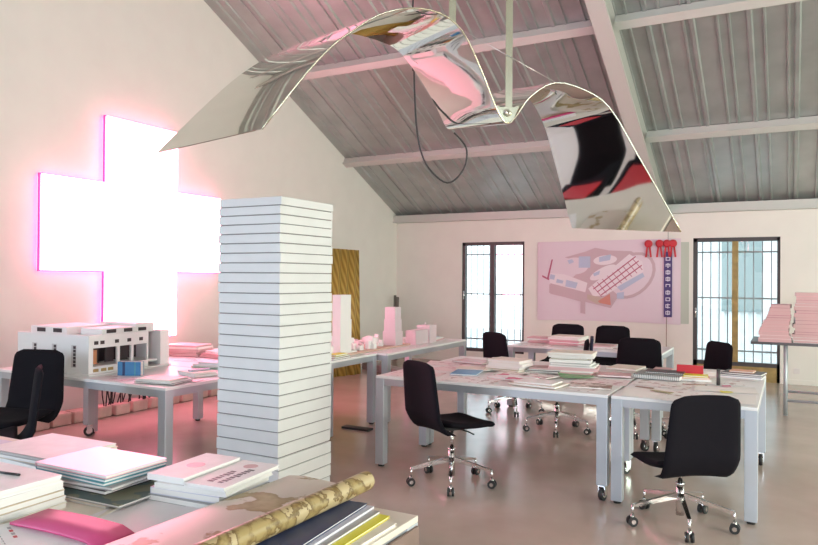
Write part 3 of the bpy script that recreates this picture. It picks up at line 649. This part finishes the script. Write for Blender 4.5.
o=MB().bx(-.16,.16,-.05,.05,0,.02,rubber,.004).build('floor_plate'); o.location=(-3.86,6.02,.001); tag(o,'small dark flat plate on floor by long table leg right of tower','plate')

# ------------------------------------------------------------ map banner
base_c=mat('banner_pink',(.74,.62,.68),.6); road=mat('banner_road',(.58,.42,.46),.6); bl=mat('banner_blue',(.48,.52,.66),.6); wh=mat('banner_white',(.80,.70,.74),.6); rd=mat('banner_red',(.45,.10,.18),.6); tn=mat('banner_tan',(.55,.42,.36),.6); orr=mat('banner_orange',(.62,.25,.2),.6)
mp=thing('map_banner','wide pink site plan banner with curved roads pinned on back wall','banner',(-2.72,YB-.012,1.50))
b=MB(); ww,hh=1.18,.68
nb_=14; tp=[];bt=[]
for i in range(nb_+1):
    u=i/nb_; x=-ww+2*ww*u; q=.006*math.sin(u*9)+(.02 if i in(1,) else 0); tp.append([(x,-.004-q,-hh+.02*math.sin(u*3)),(x,-.004-q,hh+.02*u)]); bt.append([(x,.0,-hh+.02*math.sin(u*3)),(x,.0,hh+.02*u)])
b.solid_grid(tp,bt,base_c,sharp=True); b.build('banner_sheet',None,mp)
# map px in crop coords (600x500 for 530..640 -> scale .1833..) converted to metres in the banner plane
def mpx(px,py): # photo pixel -> local x,z
    return ((px-608.5)*.01635,(278.5-py)*.0160)
def region(pts,m_,dz,b): 
    b.prism([mpx(*q) for q in pts],dz,dz+.001,m_,Matrix(((1,0,0,0),(0,0,-1,0),(0,1,0,0),(0,0,0,1))))
def ell(cx,cy,rx,ry,a,n_=22): return [(cx+rx*math.cos(t)*math.cos(a)-ry*math.sin(t)*math.sin(a),cy+rx*math.cos(t)*math.sin(a)+ry*math.sin(t)*math.cos(a)) for t in [2*math.pi*k/n_ for k in range(n_)]]
b=MB()
region([(566,253),(588,247),(598,243),(612,246),(634,247),(648,256),(653,268),(650,282),(638,292),(620,296),(614,306),(588,300),(545,291),(544,280),(551,270),(575,274),(584,266),(590,256),(570,254)],road,.030,b)
region(ell(577,262,14,9,0),base_c,.031,b); region(ell(608,256,12,5,-.1),wh,.031,b); region(ell(606,269,15,5,-.5),wh,.031,b)
region([(550,270),(566,271),(590,280),(588,290),(548,280)],wh,.031,b)
region([(546,281),(588,292),(588,301),(545,290)],road,.032,b)
region(ell(634,272,20,27,.75),road,.0302,b); region(ell(634,272,17,24,.75),base_c,.0308,b)
region([(591,286),(600,278),(632,250),(645,258),(646,268),(622,284),(608,293),(596,294)],wh,.033,b)
for i in range(9):
    t=i/8; x0,y0=595+t*40,283-t*28; region([(x0,y0),(x0+.6,y0-.3),(x0+10,y0+11),(x0+9.4,y0+11.3)],rd,.034,b)
for k in range(3): region([(596+k*4,286+k*3),(638+k*3,252+k*4.5),(638.5+k*3,253+k*4.5),(596.5+k*4,287+k*3)],rd,.034,b)
region([(590,292),(612,297),(612,300),(600,302),(590,297)],tn,.034,b); region([(601,299),(613,291),(614,303),(603,301)],orr,.0345,b)
for q in ([(581,252),(593,252),(593,264),(581,264)],[(602,253),(614,250),(613,256),(602,258)],[(551,271),(556,272),(555,277),(550,276)],[(558,276),(565,278),(564,281),(557,280)],[(568,277),(580,280),(578,286),(567,284)],[(596,270),(603,267),(602,271),(597,273)],[(620,284),(645,269),(647,273),(624,288)],[(620,290),(627,289),(627,296),(620,296)],[(569,256),(574,255),(576,258),(571,260)]): region(q,bl,.036,b)
region([(583,298),(588,299),(588,313),(583,312)],road,.034,b); region([(552,255),(553.5,255),(549,276),(547,276)],rd,.0365,b); region([(542,272),(550,276),(549,277.5),(542,274)],rd,.037,b)
o=b.build('printed_plan',None,mp); o.location=(0,.0105,0)
side=MB().bx(1.18,1.30,-.002,.008,-.66,.64,mat('banner_green',(.50,.55,.46),.6)).build('banner_edge',None,mp,'greenish turned-over right edge')
# purple lanyard banner with characters
lb=thing('text_banner','narrow dark blue vertical banner with white characters on back wall','banner',(-1.73,YB-.035,1.47))
MB().bx(-.062,.062,-.006,0,-.53,.52,mat('banner_violet',(.07,.04,.17),.5)).build('strip',None,lb)
b=MB(); z_=.46; g_=mat('banner_text',(.78,.74,.82),.6)
for i in range(9):
    for (a,c,d,e) in ((-.035,.035,0,.012),(-.035,.035,.045,.057),(-.008,.008,-.008,.066),(-.035,-.023,.01,.05),(.023,.035,.01,.05)):
        if random.random()<.82: b.bx(a,c,-.009,-.006,z_-.085+d,z_-.085+e,g_)
    z_-=.108
b.build('lettering',None,lb); b=MB(); b.cyl((-.02,-.004,-.53),(-.02,-.004,-1.05),.005,m=cm('brown')); b.cyl((0,-.004,.52),(0,-.004,1.05),.003,m=cm('dark')); b.build('cord',None,lb)
for i,(x,l) in enumerate(((-2.03,'leftmost of four hanging above map banner'),(-1.86,'second from left above map banner'),(-1.745,'third from left, above narrow blue banner'),(-1.655,'rightmost of four above narrow blue banner'))):
    r_=thing('red_rosette','red rosette with ribbon tails, '+l,'rosette',(x,YB-.05,2.12),0,'red rosettes')
    b=MB(); 
    for k in range(12): a=k*math.pi/6; b.cyl((0,0,0),(.06*math.cos(a),-.006,.06*math.sin(a)),.016,.022,8,cm('red'))
    b.cyl((0,-.025,0),(0,.005,0),.04,m=cm('red')); b.build('flower',None,r_)
    for s_ in (-1,1): bb=MB(); bb.box((s_*.028,0,-.13),(.028,.004,.18),(0,s_*-.12,0),cm('red')); bb.build('ribbon',None,r_)
o=MB().bx(-.04,.04,-.012,0,-.04,.04,mat('socket_white',(.75,.70,.68),.4),.003).build('wall_socket'); o.location=(.08,YB,.20); tag(o,'small white wall socket low on back wall right of window','socket')

# ------------------------------------------------------------ right rack with document stacks
rk=thing('side_table','narrow dark steel table at right edge carrying pink document stacks','table',(.45,9.5,0))
dk=mat('dark_steel',(.10,.09,.09),.4,.5)
MB().bx(-.86,1.2,-.42,.42,.80,.83,dk).build('tabletop',None,rk)
for x,y in ((-.50,-.38),(-.50,.38),(1.1,-.38),(1.1,.38)): MB().cyl((x,y,0),(x,y,.80),.022,m=frw).build('leg',None,rk)
b=MB(); b.cyl((-.5,-.38,.17),(1.1,-.38,.17),.015,m=frw); b.cyl((-.5,.38,.17),(1.1,.38,.17),.015,m=frw); b.cyl((-.5,-.38,.17),(-.5,.38,.17),.015,m=frw); b.build('rail',None,rk)
def docs(desc,x,y,n_,w_,taper,g):
    z_=.831
    for i in range(n_):
        t_=random.uniform(.028,.046); c=random.choice(['pink','rose','rose','rose','dpink','pink','dpink','white'])
        ww=w_*(1-taper*i/n_)
        book('document_bundle',f'{NAMES.get(c,c)} document bundle, {ORD[i] if i<15 else "upper"} from bottom, {desc}' if i<n_-1 else f'topmost {NAMES.get(c,c)} document bundle, {desc}','documents',x+(w_-ww)/2+random.uniform(-.02,.02),y+random.uniform(-.01,.01),z_,random.uniform(-3,3),ww,.30,t_,c,g,pg=pagep); z_+=t_+.0004
docs('lower left stack on dark side table',-.18,9.25,11,.34,.45,'documents in left stack on side table')
docs('taller right stack on dark side table',.18,9.30,15,.33,.10,'documents in right stack on side table')
docs('rear stack cut by right picture edge',.50,9.42,15,.28,.05,'documents in rear stack on side table')

# ------------------------------------------------------------ foreground table goods
F=T1
sheet('large white sheet lying before the pink-topped book stack',-1.90,1.66,F+.001,8,.30,.34,mat('fg_sheet',(.82,.78,.79),.5,noise=(.03,5)))
sheet('green-tinted sheet under the front left pile',-2.12,1.45,F+.0005,15,.30,.36,cm('cream'))
# spiral notebook open, white glossy
book('portfolio','grey portfolio under open white sketchbook, bottom left','book',-2.80,1.94,F,-3,.44,.32,.03,'grey'); book('portfolio','tan portfolio directly under open white sketchbook','book',-2.80,1.94,F+.0305,2,.42,.32,.02,'tan')
nbk=binder('open white spiral sketchbook lying behind left paper stack',-2.80,1.93,F+.051,2,.42,.32,.014,'white')
b=thing('ring_notebook','large lavender spiral sketchbook beside open white one, at left edge','notebook',(-3.26,1.82,F),R(-88)); MB().bx(-.2,.2,-.15,.15,0,.015,cm('lav')).build('cover',None,b)
bb=MB()
for i in range(26): px=-.19+i*.0152; bb.tube([(px,.146,.008),(px,.153,.022),(px,.162,.008),(px,.153,.001)],.0014,5,rubber)
bb.build('spiral_binding',None,b)
# left stack
z_=F
for i,(t_,c,l,w_) in enumerate(((.022,'cream','bottom',.50),(.020,'white','second from bottom',.49),(.022,'tan','third from bottom',.48),(.026,'white','second from top',.47),(.024,'white','topmost',.46))):
    book('paper_pad',f'{c} pad of paper, {l}, in stack at left picture edge','paper',-2.42,1.385,z_,2+random.uniform(-2,2),w_,.33,t_,c); z_+=t_+.0004
o=MB().cyl((0,0,0),(.13,.02,0),.004,m=rubber).build('pen'); o.location=(-2.43,1.45,z_+.004); tag(o,'black pen lying on the left paper stack','pen')
# centre stack
z_=F
for t_,c,nm,l,w_,d_,dx,tp_ in ((.012,'cream','magazine','cream magazine, bottom, under dark green photo cover',.50,.42,.0,None),(.010,'grey','magazine','magazine with dark green photo cover below the pink-topped stack',.48,.40,.07,greenpic),(.016,'dark','magazine','dark magazine under grey one in pink-topped centre stack',.34,.29,.01,None),(.014,'grey','magazine','grey magazine under the teal-edged books in centre stack',.36,.30,.02,None)):
    book(nm,l,'magazine',-2.31+dx,1.81,z_,2+random.uniform(-4,4),w_,d_,t_,c,top=tp_); z_+=t_+.0004
for i,(t_,c) in enumerate(((.012,'teal'),(.012,'teal'),(.014,'pink'))):
    book('booklet',['teal-edged booklet, lower of two, under pink booklet','teal-edged booklet, upper of two, under pink booklet','pink-covered booklet on top of centre foreground stack'][i],'book',-2.32,1.81,z_,-1+i,.39,.28,t_,c,top=mat('pink_gloss',(.80,.55,.60),.3) if i==2 else None); z_+=t_+.0004
# right stack of white booklets
z_=F
txt=printed('title_print',(.74,.70,.68),(.16,.10,.10),60,.57)
for i,(dx,dy,t_,c,l) in enumerate(((0,-.01,.024,'grey','grey paperback, bottom of white booklet stack right'),(0,0,.024,'lav','lavender paperback, second in white booklet stack right'),(.02,.0,.020,'white','white paperback, third in white booklet stack right'))):
    book('paperback',l,'book',-1.87+dx,1.93+dy,z_,4+i*2,.30,.30,t_,c); z_+=t_+.0004
pb=book('paperback','white paperback with dark printed title, right top of stack','book',-1.78,1.95,z_,5,.17,.33,.014,'white'); b=MB()
for r_ in range(4):
    y=-.10+r_*.0; 
for r_,n_ in enumerate((9,7)):
    x=.05-r_*.045
    for k in range(n_): b.bx(x-.03,x-.005+random.uniform(-.006,.003),-.12+k*.021,-.106+k*.021,.0142,.0146,cm('dark'))
b.cyl((.0,.10,.0142),(.0,.10,.0146),.028,m=cm('rose')); b.build('printed_title',None,pb)
pb=book('paperback','white paperback with pink disc on cover, left top of stack','book',-1.96,1.94,z_,5,.165,.32,.022,'white')
b=MB(); b.cyl((0,.0,.0222),(0,0,.0226),.035,m=cm('rose')); b.build('printed_disc',None,pb)
# magenta folder on book at bottom left
bk2=book('picture_book','white book with small red marks under magenta folder, bottom left','book',-1.93,1.26,F+.004,-22,.36,.30,.035,'white'); b=MB()
for k in range(4): b.bx(-.14+k*.03,-.12+k*.03,-.03-.0,-.02,.0352,.0356,cm('red') if k%2 else cm('grey'))
for r_ in range(4): 
    for k in range(14): b.bx(-.16+k*.022,-.147+k*.022,-.06-r_*.022,-.057-r_*.022,.0352,.0356,cm('grey'))
b.build('printed_text',None,bk2)
fl=MB(); tp=[];bt=[]
for i in range(13):
    u=i/12; zc=.006*math.sin(u*3.14)-.02*max(0,u-.85)/.15; tp.append([(-.2+.4*u,-.065,zc+.018),(-.2+.4*u,.065,zc+.022)]); bt.append([(-.2+.4*u,-.065,zc+.010),(-.2+.4*u,.065,zc+.012)])
fl.solid_grid(tp,bt,mat('magenta_card',(.62,.07,.20),.5)); o=fl.build('folder'); o.location=(-1.88,1.37,F+.032); o.rotation_euler=(0,0,R(2)); tag(o,'magenta card folder lying on white book at bottom left','folder')
# magazines below roll
for i,(x,y,a,w_,d_,t_,c,l) in enumerate(((-1.26,1.72,4,.30,.56,.012,'cream','cream magazine, bottom of pile under rolled map'),(-1.28,1.75,6,.28,.54,.008,'yellow','yellow-edged magazine in the pile under rolled map'),(-1.31,1.76,7,.27,.52,.008,'grey','grey magazine in the pile under rolled map'),(-1.335,1.78,8,.27,.5,.008,'lav','lavender magazine near top of pile under rolled map'),(-1.345,1.79,9,.25,.46,.008,'navy','navy blue magazine on top of pile under rolled map'))):
    book('magazine',l,'magazine',x,y-.03,F+sum((.0124,.0084,.0084,.0084,.0084)[:i]),a-4,w_,d_,t_,c)
# rolled map
rm=thing('rolled_map','large sepia printed sheet rolled up along its right side','map',(-1.335,1.70,F+.047),R(-1))
tp=[];bt=[]; prof=[(-.34,.0),(-.31,.004),(-.27,.008),(-.18,.006),(-.1,.003),(-.03,.001)]
for k in range(30):
    a=-math.pi/2+k*math.pi*2*1.15/29; r_=.034-.004*k/29; prof.append((.01+r_*math.cos(a),.034+r_*math.sin(a)))
for i in range(12):
    y=-.62+1.04*i/11; s_=1
    tp.append([(x*(1 if x>-.05 else (1)),y+(.0),z+.0008) for x,z in prof]); bt.append([(x,y,z-.0008) for x,z in prof])
b=MB(); K2=6
b.solid_grid([r_[:K2+1] for r_ in tp],[r_[:K2+1] for r_ in bt],mapm,sharp=True); b.build('flat_sheet',None,rm)
b=MB(); b.solid_grid([r_[K2:] for r_ in tp],[r_[K2:] for r_ in bt],mapr,sharp=True); b.build('rolled_edge',None,rm)
